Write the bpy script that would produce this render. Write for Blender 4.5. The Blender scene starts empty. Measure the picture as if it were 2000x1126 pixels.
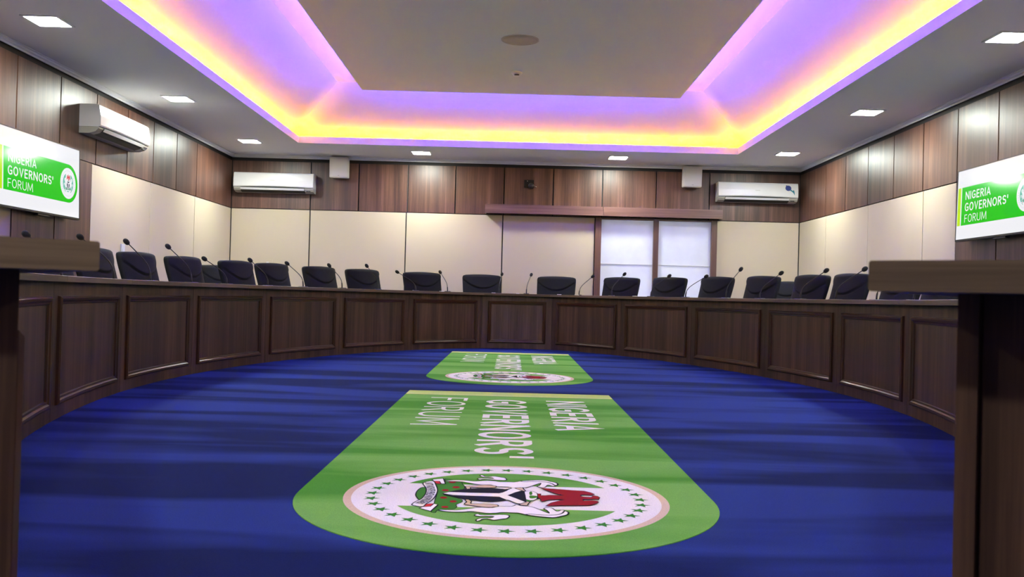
import bpy, bmesh, math, random
from mathutils import Vector, Matrix

random.seed(7)
scene = bpy.context.scene
COL = scene.collection

# ------------------------------------------------------------------ camera
cam_data = bpy.data.cameras.new('camera')
cam = bpy.data.objects.new('camera', cam_data)
COL.objects.link(cam)
cam_data.sensor_fit = 'HORIZONTAL'
cam_data.sensor_width = 36.0
cam_data.lens = 31.5
cam_data.clip_start = 0.05
cam_data.dof.use_dof = True
cam_data.dof.focus_distance = 9.0
cam_data.dof.aperture_fstop = 11.0
PITCH, ROLL = 17 / 1750.0, 0.0265
_f = Vector((0, math.cos(PITCH), math.sin(PITCH)))
_r = Vector((1, 0, 0)) * math.cos(ROLL) + Vector((0, -math.sin(PITCH), math.cos(PITCH))) * math.sin(ROLL)
_u = Vector((0, -math.sin(PITCH), math.cos(PITCH))) * math.cos(ROLL) - Vector((1, 0, 0)) * math.sin(ROLL)
M = Matrix((_r, _u, -_f)).transposed().to_4x4()
M.translation = Vector((0, 0, 0.70))
cam.matrix_world = M
scene.camera = cam

# ------------------------------------------------------------------ world, exposure
world = bpy.data.worlds.new('world')
scene.world = world
world.use_nodes = True
bg = world.node_tree.nodes['Background']
bg.inputs['Color'].default_value = (0.86, 0.90, 1.0, 1)
bg.inputs['Strength'].default_value = 0.52          # daylight behind the frosted door
scene.view_settings.view_transform = 'Standard'
scene.view_settings.look = 'None'
scene.view_settings.gamma = 1.0
scene.view_settings.use_curve_mapping = False
scene.view_settings.exposure = 2.38

# light levels of the lamps in the room
DOWNLIGHT = 54.0
YELLOW_LED = 12.5
BLUE_LED = 40.0
SCREEN = 0.172

# room dimensions (metres): x across, y away from the camera, z up
XL, XR, YB, YF = -4.33, 4.37, 13.70, -1.40
ZC = 2.77

# ------------------------------------------------------------------ mesh helpers
class MB:
    """Collects polygons and links them as one mesh object."""
    def __init__(self):
        self.v, self.f, self.m, self.uv, self.s = [], [], [], [], []

    def add(self, verts, faces, mat=0, uvs=None, smooth=False):
        b = len(self.v)
        self.v += [tuple(p) for p in verts]
        for i, fc in enumerate(faces):
            self.f.append([b + k for k in fc])
            self.m.append(mat)
            self.s.append(smooth)
            self.uv.append(uvs[i] if uvs else None)

    def box(self, x0, x1, y0, y1, z0, z1, mat=0, bev=0.0):
        bm = bmesh.new()
        bmesh.ops.create_cube(bm, size=1)
        for v in bm.verts:
            v.co = Vector(((x0 + x1) / 2 + v.co.x * (x1 - x0), (y0 + y1) / 2 + v.co.y * (y1 - y0), (z0 + z1) / 2 + v.co.z * (z1 - z0)))
        if bev > 0:
            bmesh.ops.bevel(bm, geom=bm.edges[:], offset=bev, segments=2, profile=0.7, affect='EDGES')
        self.from_bm(bm, mat)

    def from_bm(self, bm, mat=0, smooth=False, mtx=None):
        bm.verts.index_update()
        vs = [(mtx @ v.co) if mtx else v.co.copy() for v in bm.verts]
        self.add(vs, [[v.index for v in f.verts] for f in bm.faces], mat, None, smooth)
        bm.free()

    def prism(self, poly, z0, z1, mat=0):
        n = len(poly)
        area = sum(poly[i][0] * poly[(i + 1) % n][1] - poly[(i + 1) % n][0] * poly[i][1] for i in range(n))
        if area < 0:
            poly = poly[::-1]
        vs = [(p[0], p[1], z0) for p in poly] + [(p[0], p[1], z1) for p in poly]
        fs = [list(range(n - 1, -1, -1)), list(range(n, 2 * n))]
        fs += [[i, (i + 1) % n, n + (i + 1) % n, n + i] for i in range(n)]
        self.add(vs, fs, mat)

    def tube(self, pts, radii, seg=8, mat=0, caps=True):
        pts = [Vector(p) for p in pts]
        n = len(pts)
        if not isinstance(radii, (list, tuple)):
            radii = [radii] * n
        vs, fs = [], []
        ref = None
        for i in range(n):
            t = (pts[min(i + 1, n - 1)] - pts[max(i - 1, 0)]).normalized()
            if ref is None:
                ref = Vector((1, 0, 0)) if abs(t.x) < 0.8 else Vector((0, 1, 0))
            a = (ref - t * ref.dot(t)).normalized()
            b = t.cross(a)
            ref = a
            for k in range(seg):
                an = 2 * math.pi * k / seg
                vs.append(pts[i] + (a * math.cos(an) + b * math.sin(an)) * radii[i])
        for i in range(n - 1):
            for k in range(seg):
                k2 = (k + 1) % seg
                fs.append([i * seg + k, i * seg + k2, (i + 1) * seg + k2, (i + 1) * seg + k])
        if caps:
            fs.append(list(range(seg - 1, -1, -1)))
            fs.append([(n - 1) * seg + k for k in range(seg)])
        self.add(vs, fs, mat, None, True)

    def lathe(self, prof, c=(0, 0, 0), seg=24, mat=0):
        vs, fs = [], []
        for r, z in prof:
            for k in range(seg):
                an = 2 * math.pi * k / seg
                vs.append((c[0] + r * math.cos(an), c[1] + r * math.sin(an), c[2] + z))
        for i in range(len(prof) - 1):
            for k in range(seg):
                k2 = (k + 1) % seg
                fs.append([i * seg + k, i * seg + k2, (i + 1) * seg + k2, (i + 1) * seg + k])
        fs.append(list(range(seg - 1, -1, -1)))
        fs.append([(len(prof) - 1) * seg + k for k in range(seg)])
        self.add(vs, fs, mat, None, True)

    def build(self, name, mats, parent=None, loc=None):
        me = bpy.data.meshes.new(name)
        me.from_pydata(self.v, [], self.f)
        if not isinstance(mats, (list, tuple)):
            mats = [mats]
        for m in mats:
            me.materials.append(m)
        uvl = me.uv_layers.new(name='UVMap')
        for p in me.polygons:
            p.material_index = self.m[p.index]
            p.use_smooth = self.s[p.index]
            given = self.uv[p.index]
            nrm = p.normal
            if given is None:
                if abs(nrm.z) > 0.7:
                    ax = Vector((1, 0, 0)); ay = Vector((0, 1, 0))
                else:
                    ax = Vector((-nrm.y, nrm.x, 0)).normalized(); ay = Vector((0, 0, 1))
            for j, li in enumerate(p.loop_indices):
                if given is None:
                    co = me.vertices[me.loops[li].vertex_index].co
                    uvl.data[li].uv = (co.dot(ax), co.dot(ay))
                else:
                    uvl.data[li].uv = given[j]
        me.update()
        o = bpy.data.objects.new(name, me)
        COL.objects.link(o)
        if parent is not None:
            o.parent = parent
        if loc is not None:
            o.location = loc
        return o


def box(name, mat, parent, x0, x1, y0, y1, z0, z1, bev=0.0):
    b = MB(); b.box(x0, x1, y0, y1, z0, z1, 0, bev)
    return b.build(name, mat, parent)


def tag(o, label=None, cat=None, group=None, kind=None):
    if label: o['label'] = label
    if cat: o['category'] = cat
    if group: o['group'] = group
    if kind: o['kind'] = kind
    return o


def empty(name, loc=(0, 0, 0), rz=0.0):
    o = bpy.data.objects.new(name, None)
    o.empty_display_size = 0.1
    o.location = loc
    o.rotation_euler = (0, 0, rz)
    COL.objects.link(o)
    return o


def copy_tree(o, parent=None):
    kids = list(o.children)
    c = o.copy()
    COL.objects.link(c)
    c.parent = parent
    for k in kids:
        copy_tree(k, c)
    return c


def text_mesh(body, bold=0.0):
    cu = bpy.data.curves.new('lettering', 'FONT')
    cu.body = body
    cu.offset = bold
    cu.resolution_u = 6
    ob = bpy.data.objects.new('lettering', cu)
    COL.objects.link(ob)
    dg = bpy.context.evaluated_depsgraph_get()
    me = bpy.data.meshes.new_from_object(ob.evaluated_get(dg))
    vs = [v.co.copy() for v in me.vertices]
    fs = [list(p.vertices) for p in me.polygons]
    bpy.data.objects.remove(ob)
    bpy.data.curves.remove(cu)
    bpy.data.meshes.remove(me)
    x0 = min(v.x for v in vs); x1 = max(v.x for v in vs)
    y0 = min(v.y for v in vs); y1 = max(v.y for v in vs)
    return [((v.x - x0) / (x1 - x0), (v.y - y0) / (y1 - y0)) for v in vs], fs

# ------------------------------------------------------------------ materials
def srgb(r, g, b):
    f = lambda c: c / 12.92 if c <= 0.04045 else ((c + 0.055) / 1.055) ** 2.4
    return (f(r / 255), f(g / 255), f(b / 255), 1)


def new_mat(name):
    m = bpy.data.materials.new(name)
    m.use_nodes = True
    nt = m.node_tree
    return m, nt, nt.nodes['Principled BSDF']


def plain(name, col, rough=0.5, metal=0.0, spec=0.5, bump=0.0, bscale=200.0, coat=0.0):
    m, nt, p = new_mat(name)
    p.inputs['Base Color'].default_value = col
    p.inputs['Roughness'].default_value = rough
    p.inputs['Metallic'].default_value = metal
    p.inputs['Specular IOR Level'].default_value = spec
    p.inputs['Coat Weight'].default_value = coat
    if bump > 0:
        tc = nt.nodes.new('ShaderNodeTexCoord')
        n = nt.nodes.new('ShaderNodeTexNoise'); n.inputs['Scale'].default_value = bscale
        b = nt.nodes.new('ShaderNodeBump'); b.inputs['Strength'].default_value = bump; b.inputs['Distance'].default_value = 0.002
        nt.links.new(tc.outputs['Object'], n.inputs['Vector'])
        nt.links.new(n.outputs['Fac'], b.inputs['Height'])
        nt.links.new(b.outputs['Normal'], p.inputs['Normal'])
    return m


def wood(name, dark, mid, light, rough=0.35, along='V', scale=1.0, spec=0.5, contrast=1.0, vary=0.25):
    m, nt, p = new_mat(name)
    N = nt.nodes.new; L = nt.links.new
    uv = N('ShaderNodeUVMap'); uv.uv_map = 'UVMap'
    oi = N('ShaderNodeObjectInfo')
    off = N('ShaderNodeVectorMath'); off.operation = 'SCALE'
    comb = N('ShaderNodeCombineXYZ')
    mul = N('ShaderNodeMath'); mul.operation = 'MULTIPLY'; mul.inputs[1].default_value = 37.0
    L(oi.outputs['Random'], mul.inputs[0])
    L(mul.outputs[0], comb.inputs['X']); L(mul.outputs[0], comb.inputs['Z'])
    add = N('ShaderNodeVectorMath'); add.operation = 'ADD'
    L(uv.outputs['UV'], add.inputs[0]); L(comb.outputs[0], add.inputs[1])
    def streak(sx, sy, detail):
        mp = N('ShaderNodeMapping')
        mp.inputs['Scale'].default_value = (sx * scale, sy * scale, 1) if along == 'V' else (sy * scale, sx * scale, 1)
        L(add.outputs[0], mp.inputs['Vector'])
        n = N('ShaderNodeTexNoise'); n.inputs['Scale'].default_value = 1.0
        n.inputs['Detail'].default_value = detail; n.inputs['Roughness'].default_value = 0.6
        n.inputs['Distortion'].default_value = 0.3
        L(mp.outputs[0], n.inputs['Vector'])
        return n
    n1 = streak(9, 0.30, 3)
    n2 = streak(70, 1.2, 4)
    n3 = streak(260, 9, 2)
    mix = N('ShaderNodeMath'); mix.operation = 'MULTIPLY_ADD'; mix.inputs[1].default_value = 0.32
    L(n2.outputs['Fac'], mix.inputs[0])
    h = N('ShaderNodeMath'); h.operation = 'MULTIPLY'; h.inputs[1].default_value = 0.56
    L(n1.outputs['Fac'], h.inputs[0]); L(h.outputs[0], mix.inputs[2])
    mix2 = N('ShaderNodeMath'); mix2.operation = 'MULTIPLY_ADD'; mix2.inputs[1].default_value = 0.12
    L(n3.outputs['Fac'], mix2.inputs[0]); L(mix.outputs[0], mix2.inputs[2])
    cr = N('ShaderNodeValToRGB')
    e = cr.color_ramp.elements
    w = 0.17 / contrast
    e[0].position = 0.5 - w; e[0].color = dark
    e[1].position = 0.5 + w; e[1].color = light
    k = e.new(0.5); k.color = mid
    L(mix2.outputs[0], cr.inputs['Fac'])
    hsv = N('ShaderNodeHueSaturation')
    ma = N('ShaderNodeMath'); ma.operation = 'MULTIPLY_ADD'; ma.inputs[1].default_value = vary; ma.inputs[2].default_value = 1.0 - vary / 2
    L(oi.outputs['Random'], ma.inputs[0]); L(ma.outputs[0], hsv.inputs['Value'])
    L(cr.outputs['Color'], hsv.inputs['Color'])
    L(hsv.outputs['Color'], p.inputs['Base Color'])
    p.inputs['Roughness'].default_value = rough
    p.inputs['Specular IOR Level'].default_value = spec
    b = N('ShaderNodeBump'); b.inputs['Strength'].default_value = 0.12; b.inputs['Distance'].default_value = 0.001
    L(mix2.outputs[0], b.inputs['Height']); L(b.outputs['Normal'], p.inputs['Normal'])
    return m


def carpet(name, col_a, col_b, streaks=True):
    """Cut-pile carpet: fine pile grain plus brushed nap bands lying across the room."""
    m, nt, p = new_mat(name)
    N = nt.nodes.new; L = nt.links.new
    tc = N('ShaderNodeTexCoord')
    mp = N('ShaderNodeMapping'); mp.inputs['Scale'].default_value = (0.42, 2.5, 1)
    geo = N('ShaderNodeNewGeometry')
    L(geo.outputs['Position'], mp.inputs['Vector'])
    n = N('ShaderNodeTexNoise'); n.inputs['Scale'].default_value = 1.0; n.inputs['Detail'].default_value = 3.5
    n.inputs['Roughness'].default_value = 0.42; n.inputs['Distortion'].default_value = 0.5
    L(mp.outputs[0], n.inputs['Vector'])
    cr = N('ShaderNodeValToRGB')
    e = cr.color_ramp.elements
    e[0].position = 0.41; e[0].color = col_a
    e[1].position = 0.57; e[1].color = col_b
    L(n.outputs['Fac'], cr.inputs['Fac'])
    n2 = N('ShaderNodeTexNoise'); n2.inputs['Scale'].default_value = 260; n2.inputs['Detail'].default_value = 2
    L(geo.outputs['Position'], n2.inputs['Vector'])
    mx = N('ShaderNodeMix'); mx.data_type = 'RGBA'; mx.blend_type = 'MULTIPLY'
    mx.inputs['Factor'].default_value = 0.45
    cr2 = N('ShaderNodeValToRGB')
    cr2.color_ramp.elements[0].position = 0.3; cr2.color_ramp.elements[0].color = (0.55, 0.55, 0.55, 1)
    cr2.color_ramp.elements[1].position = 0.7; cr2.color_ramp.elements[1].color = (1.15, 1.15, 1.15, 1)
    L(n2.outputs['Fac'], cr2.inputs['Fac'])
    L(cr.outputs['Color'], mx.inputs[6]); L(cr2.outputs['Color'], mx.inputs[7])
    L(mx.outputs[2], p.inputs['Base Color'])
    p.inputs['Roughness'].default_value = 0.95
    p.inputs['Specular IOR Level'].default_value = 0.1
    p.inputs['Sheen Weight'].default_value = 0.25
    p.inputs['Sheen Roughness'].default_value = 0.5
    p.inputs['Sheen Tint'].default_value = col_b
    b = N('ShaderNodeBump'); b.inputs['Strength'].default_value = 0.4; b.inputs['Distance'].default_value = 0.004
    L(n2.outputs['Fac'], b.inputs['Height']); L(b.outputs['Normal'], p.inputs['Normal'])
    return m


def glow(name, col, strength):
    m = bpy.data.materials.new(name)
    m.use_nodes = True
    nt = m.node_tree
    nt.nodes.remove(nt.nodes['Principled BSDF'])
    e = nt.nodes.new('ShaderNodeEmission')
    e.inputs['Color'].default_value = col
    e.inputs['Strength'].default_value = strength
    nt.links.new(e.outputs[0], nt.nodes['Material Output'].inputs['Surface'])
    return m


def display(name, col):
    """A lit screen colour under a glossy front glass."""
    m, nt, p = new_mat(name)
    p.inputs['Base Color'].default_value = (0.01, 0.01, 0.01, 1)
    p.inputs['Roughness'].default_value = 0.12
    p.inputs['Specular IOR Level'].default_value = 0.4
    p.inputs['Emission Color'].default_value = col
    p.inputs['Emission Strength'].default_value = SCREEN
    return m


MAT = {}
MAT['wall_wood'] = wood('walnut_wall_laminate', srgb(50, 31, 25), srgb(82, 54, 43), srgb(117, 83, 67), 0.40, vary=0.22)
MAT['table_wood'] = wood('walnut_table_laminate', srgb(44, 28, 21), srgb(72, 48, 36), srgb(104, 75, 57), 0.5, spec=0.3, vary=0.12)
MAT['grey_wood'] = wood('grey_walnut_table_laminate', srgb(60, 44, 37), srgb(86, 66, 56), srgb(112, 90, 78), 0.5, spec=0.3, vary=0.0)
MAT['edge_wood'] = wood('walnut_edge_laminate', srgb(70, 52, 40), srgb(92, 72, 57), srgb(112, 90, 73), 0.42, along='H', vary=0.06, contrast=1.7)
MAT['pelmet_wood'] = wood('walnut_pelmet_laminate', srgb(78, 53, 46), srgb(108, 78, 68), srgb(134, 102, 90), 0.36, along='H', vary=0.06)
MAT['moulding'] = wood('polished_moulding_wood', srgb(46, 24, 13), srgb(66, 36, 20), srgb(84, 48, 28), 0.30, vary=0.08)
MAT['door_wood'] = wood('door_frame_wood', srgb(70, 46, 38), srgb(88, 60, 50), srgb(106, 76, 64), 0.35, vary=0.05)
MAT['cream'] = plain('cream_wall_fabric', srgb(187, 174, 147), 0.85, spec=0.2, bump=0.25, bscale=500)
MAT['gap'] = plain('dark_shadow_gap', srgb(34, 32, 34), 0.7)
MAT['paint'] = plain('white_ceiling_paint', srgb(238, 238, 234), 0.9, spec=0.2, bump=0.05, bscale=120)
MAT['cornice'] = plain('pale_cornice_plaster', srgb(238, 240, 242), 0.6)
MAT['carpet'] = carpet('blue_carpet', srgb(8, 24, 78), srgb(38, 58, 130))
MAT['rug_green'] = carpet('green_rug_pile', srgb(70, 144, 46), srgb(120, 180, 86))
MAT['rug_yellow'] = carpet('yellow_rug_pile', srgb(188, 210, 118), srgb(206, 224, 146))
MAT['rug_white'] = carpet('white_rug_pile', srgb(240, 236, 232), srgb(250, 247, 244))
MAT['rug_tan'] = carpet('tan_rug_pile', srgb(214, 186, 160), srgb(226, 202, 178))
MAT['rug_star'] = plain('emblem_green_wool', srgb(58, 132, 52), 0.95, spec=0.1)
MAT['rug_dark'] = plain('emblem_black_wool', srgb(28, 30, 46), 0.95, spec=0.1)
MAT['rug_red'] = plain('emblem_red_wool', srgb(152, 28, 42), 0.95, spec=0.1)
MAT['rug_bright_red'] = plain('emblem_bright_red_wool', srgb(206, 48, 60), 0.95, spec=0.1)
MAT['rug_cream'] = plain('emblem_white_wool', srgb(250, 246, 242), 0.95, spec=0.1)
MAT['rug_beige'] = plain('emblem_beige_wool', srgb(218, 192, 160), 0.95, spec=0.1)
MAT['rug_leaf'] = plain('emblem_leaf_wool', srgb(64, 130, 48), 0.95, spec=0.1)
MAT['chair'] = plain('black_chair_fabric', srgb(22, 22, 27), 0.85, spec=0.25, bump=0.3, bscale=900)
MAT['chair_plastic'] = plain('black_chair_plastic', srgb(18, 18, 20), 0.4)
MAT['chrome'] = plain('chrome_metal', (0.75, 0.75, 0.77, 1), 0.15, metal=1.0)
MAT['mic'] = plain('black_microphone_metal', srgb(24, 24, 28), 0.35, spec=0.6)
MAT['foam'] = plain('black_windscreen_foam', srgb(26, 26, 32), 0.9, bump=0.6, bscale=1500)
MAT['ac_white'] = plain('white_glossy_plastic', srgb(214, 212, 214), 0.22, spec=0.5)
MAT['ac_grey'] = plain('grey_plastic', srgb(170, 166, 158), 0.45)
MAT['ac_dark'] = plain('dark_vent_plastic', srgb(40, 42, 40), 0.6)
MAT['speaker'] = plain('pale_speaker_plastic', srgb(205, 200, 195), 0.55, bump=0.15, bscale=800)
MAT['bezel'] = plain('black_tv_plastic', srgb(22, 22, 24), 0.3)
MAT['black_metal'] = plain('black_metal', srgb(22, 20, 22), 0.35, metal=0.2)
MAT['led_frame'] = plain('white_lamp_metal', srgb(235, 235, 235), 0.4)
MAT['diffuser'] = glow('lamp_diffuser', (0.93, 1.0, 0.90, 1), DOWNLIGHT)
MAT['yellow_led'] = glow('yellow_led_strip', (1.0, 0.38, 0.0, 1), YELLOW_LED)
MAT['blue_led'] = glow('blue_led_strip', (0.10, 0.055, 1.0, 1), BLUE_LED)
MAT['scr_white'] = display('screen_white', (0.95, 0.96, 1.0, 1))
MAT['scr_green'] = display('screen_green', (0.0, 0.62, 0.0, 1))
MAT['scr_yellow'] = display('screen_yellow_green', (0.55, 0.88, 0.0, 1))
MAT['scr_dark'] = display('screen_dark', (0.03, 0.03, 0.10, 1))
MAT['scr_teal'] = display('screen_teal', (0.12, 0.55, 0.40, 1))
MAT['scr_red'] = display('screen_red', (0.75, 0.08, 0.10, 1))
MAT['paper'] = plain('white_paper', srgb(235, 235, 235), 0.8)
MAT['socket'] = plain('white_socket_plastic', srgb(190, 190, 188), 0.4)
MAT['sticker'] = plain('blue_sticker', srgb(44, 56, 128), 0.4)
MAT['sticker_teal'] = plain('teal_sticker', srgb(38, 120, 140), 0.4)

# frosted glass: daylight from behind scatters through it
m = bpy.data.materials.new('frosted_glass'); m.use_nodes = True
nt = m.node_tree
nt.nodes.remove(nt.nodes['Principled BSDF'])
tr = nt.nodes.new('ShaderNodeBsdfTranslucent')
tc = nt.nodes.new('ShaderNodeTexCoord'); nz = nt.nodes.new('ShaderNodeTexNoise'); nz.inputs['Scale'].default_value = 5.0; nz.inputs['Detail'].default_value = 5.0
fr = nt.nodes.new('ShaderNodeValToRGB')
fr.color_ramp.elements[0].position = 0.3; fr.color_ramp.elements[0].color = (0.58, 0.59, 0.63, 1)
fr.color_ramp.elements[1].position = 0.7; fr.color_ramp.elements[1].color = (0.68, 0.69, 0.72, 1)
nt.links.new(tc.outputs['Object'], nz.inputs['Vector']); nt.links.new(nz.outputs['Fac'], fr.inputs['Fac']); nt.links.new(fr.outputs['Color'], tr.inputs['Color'])
di = nt.nodes.new('ShaderNodeBsdfDiffuse'); di.inputs['Color'].default_value = (0.8, 0.8, 0.84, 1)
ms = nt.nodes.new('ShaderNodeMixShader'); ms.inputs[0].default_value = 0.45
nt.links.new(tr.outputs[0], ms.inputs[1]); nt.links.new(di.outputs[0], ms.inputs[2])
nt.links.new(ms.outputs[0], nt.nodes['Material Output'].inputs['Surface'])
MAT['frosted'] = m

# ------------------------------------------------------------------ room shell
def wall(name):
    o = empty(name)
    tag(o, kind='structure')
    return o

b = MB(); b.box(XL - .2, XR + .2, YF - .2, YB + .2, -0.1, 0.0)
tag(b.build('floor', MAT['carpet']), kind='structure')

ZW0, ZW1 = 1.958, 2.680     # upper wood panels
G = 0.009                   # half of the dark joint

# back wall
wb = wall('wall_back')
DX0, DX1, DZ1 = 1.335, 3.025, 1.955
b = MB()
b.box(XL - .2, DX0, YB + .020, YB + .18, 0, ZC + .05)
b.box(DX1, XR + .2, YB + .020, YB + .18, 0, ZC + .05)
b.box(DX0, DX1, YB + .020, YB + .18, DZ1, ZC + .05)
b.build('backing', MAT['gap'], wb)
xs = [XL, -3.12, -2.385, -1.633, -.904, -.16, .592, 1.345, 2.168, 2.983, XR]
for x0, x1 in zip(xs, xs[1:]):
    box('wood_panel', MAT['wall_wood'], wb, x0 + G, x1 - G, YB, YB + .020, ZW0, ZW1, .0015)
xs = [XL, -3.12, -1.648, -.168, 1.246]
for x0, x1 in list(zip(xs, xs[1:])) + [(3.107, XR)]:
    box('fabric_panel', MAT['cream'], wb, x0 + G, x1 - G, YB + .002, YB + .020, .10, ZW0 - .01, .004)

def side_wall(name, X, sgn, seams, bay, creams):
    w = wall(name)
    box('backing', MAT['gap'], w, min(X + sgn * .020, X + sgn * .18), max(X + sgn * .020, X + sgn * .18), YF - .2, YB + .020, 0, ZC + .05)
    a, c = sorted((X, X + sgn * .020))
    for y0, y1 in zip(seams, seams[1:]):
        box('wood_panel', MAT['wall_wood'], w, a, c, y0 + G, y1 - G, ZW0, ZW1, .0015)
    for y0, y1 in zip(bay, bay[1:]):
        box('wood_panel', MAT['wall_wood'], w, a, c, y0 + G, y1 - G, .10, ZW0 - .008, .0015)
    for y0, y1 in creams:
        box('fabric_panel', MAT['cream'], w, a + (.002 if sgn > 0 else 0), c - (.002 if sgn < 0 else 0), y0 + G * .6, y1 - G * .6, .10, ZW0 - .01, .004)
    return w

u = 0.743
sl = [7.743 - u * k for k in range(12, 0, -1)]
side_wall('wall_left', XL, -1, [YF] + sl + [7.743, 8.493, 9.235, 9.982, 10.705, 11.446, 12.175, YB],
          [7.713, 8.44, 9.161],
          [(YF, .26), (.26, 1.75), (1.75, 3.24), (3.24, 4.73), (4.73, 6.22), (6.22, 7.713), (9.161, 10.658), (10.658, 12.141), (12.141, YB)])
sr = [8.102 - u * k for k in range(12, 0, -1)]
side_wall('wall_right', XR, 1, [YF] + sr + [8.102, 8.849, 9.587, 10.332, 11.081, 11.823, 12.578, YB],
          [7.36, 8.11, 8.859],
          [(YF, -.09), (-.09, 1.40), (1.40, 2.89), (2.89, 4.38), (4.38, 5.87), (5.87, 7.36), (8.859, 9.576), (9.576, 11.057), (11.057, 12.545), (12.545, YB)])
wf = wall('wall_front')
box('backing', MAT['gap'], wf, XL - .2, XR + .2, YF - .18, YF - .012, 0, ZC + .05)
xs = [XL + .725 * k for k in range(13)]
for x0, x1 in zip(xs, xs[1:]):
    box('wood_panel', MAT['wall_wood'], wf, x0 + G, x1 - G, YF - .012, YF, .1, ZW1, .0015)

for nm, (x0, x1, y0, y1) in dict(baseboard_left=(XL, XL + .015, YF, YB), baseboard_right=(XR - .015, XR, YF, YB)).items():
    tag(box(nm, MAT['door_wood'], None, x0, x1, y0, y1, 0, .10, .003), kind='structure')
b = MB(); b.box(XL, 1.24, YB - .015, YB, 0, .10); b.box(3.11, XR, YB - .015, YB, 0, .10)
tag(b.build('baseboard_back', MAT['door_wood']), kind='structure')

# cornice along the top of the walls
def cornice(name, p0, p1, inward):
    d = Vector((p1[0] - p0[0], p1[1] - p0[1], 0)); n = Vector(inward)
    prof = [(0, 0), (0, -.042), (.012, -.042), (.018, -.030), (.034, -.022), (.040, -.010), (.052, -.006), (.052, 0)]
    b = MB()
    vs = [(p0[0] + n.x * a, p0[1] + n.y * a, ZC + z) for a, z in prof] + [(p1[0] + n.x * a, p1[1] + n.y * a, ZC + z) for a, z in prof]
    k = len(prof)
    b.add(vs, [[i, (i + 1) % k, k + (i + 1) % k, k + i] for i in range(k)])
    tag(b.build(name, MAT['cornice']), kind='structure')
cornice('trim_1', (XL, YB), (XR, YB), (0, -1, 0))
cornice('trim_2', (XL, YF), (XL, YB), (1, 0, 0))
cornice('trim_3', (XR, YF), (XR, YB), (-1, 0, 0))

# ------------------------------------------------------------------ ceiling with the coloured light cove
ce = wall('ceiling')
OX0, OX1, OY0, OY1 = -3.03, 3.10, 0.95, 12.47      # opening in the low ceiling
UX0, UX1, UY0, UY1 = -2.36, 2.44, 1.70, 11.72      # opening at the top of the slope
ZU, ZL = 3.46, ZC + .095
TR = .26                                            # trough behind the lip
b = MB()
for (x0, x1, y0, y1) in ((XL - .2, OX0, YF - .2, YB + .2), (OX1, XR + .2, YF - .2, YB + .2), (OX0, OX1, YF - .2, OY0), (OX0, OX1, OY1, YB + .2)):
    b.box(x0, x1, y0, y1, ZC, ZC + .02)
b.build('soffit', MAT['paint'], ce)
b = MB()
t = .012
b.box(OX0 - t, OX0, OY0 - t, OY1 + t, ZC + .02, ZL); b.box(OX1, OX1 + t, OY0 - t, OY1 + t, ZC + .02, ZL)
b.box(OX0, OX1, OY0 - t, OY0, ZC + .02, ZL); b.box(OX0, OX1, OY1, OY1 + t, ZC + .02, ZL)
b.build('cove_lip', MAT['paint'], ce)
b = MB()
lo = [(OX0 - TR, OY0 - TR), (OX1 + TR, OY0 - TR), (OX1 + TR, OY1 + TR), (OX0 - TR, OY1 + TR)]
hi = [(UX0, UY0), (UX1, UY0), (UX1, UY1), (UX0, UY1)]
vs = [(x, y, ZC + .02) for x, y in lo] + [(x, y, ZC + .06) for x, y in lo] + [(x, y, ZU) for x, y in hi]
b.add(vs, [[i, (i + 1) % 4, 4 + (i + 1) % 4, 4 + i] for i in range(4)] + [[4 + i, 4 + (i + 1) % 4, 8 + (i + 1) % 4, 8 + i] for i in range(4)])
b.build('cove_slope', MAT['paint'], ce)
box('upper_ceiling', MAT['paint'], ce, UX0 - .02, UX1 + .02, UY0 - .02, UY1 + .02, ZU, ZU + .02)
RX0, RX1, RY0, RY1, ZR = -1.96, 2.06, 2.10, 11.30, 3.265
box('hanging_panel', MAT['paint'], ce, RX0, RX1, RY0, RY1, ZR, ZR + .035)
box('panel_hanger', MAT['paint'], ce, RX0 + .3, RX1 - .3, RY0 + .3, RY1 - .3, ZR + .035, ZU)
b = MB()
q = .125
b.box(OX0 - q - .012, OX0 - q + .012, OY0 - q, OY1 + q, ZC + .021, ZC + .030); b.box(OX1 + q - .012, OX1 + q + .012, OY0 - q, OY1 + q, ZC + .021, ZC + .030)
b.box(OX0 - q, OX1 + q, OY0 - q - .012, OY0 - q + .012, ZC + .021, ZC + .030); b.box(OX0 - q, OX1 + q, OY1 + q - .012, OY1 + q + .012, ZC + .021, ZC + .030)
b.build('yellow_light_strip', MAT['yellow_led'], ce)
b = MB()
q = .07
z0, z1 = ZR + .036, ZR + .046
b.box(RX0 + q - .012, RX0 + q + .012, RY0 + q, RY1 - q, z0, z1); b.box(RX1 - q - .012, RX1 - q + .012, RY0 + q, RY1 - q, z0, z1)
b.box(RX0 + q, RX1 - q, RY0 + q - .012, RY0 + q + .012, z0, z1); b.box(RX0 + q, RX1 - q, RY1 - q - .012, RY1 - q + .012, z0, z1)
b.build('blue_light_strip', MAT['blue_led'], ce)

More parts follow.
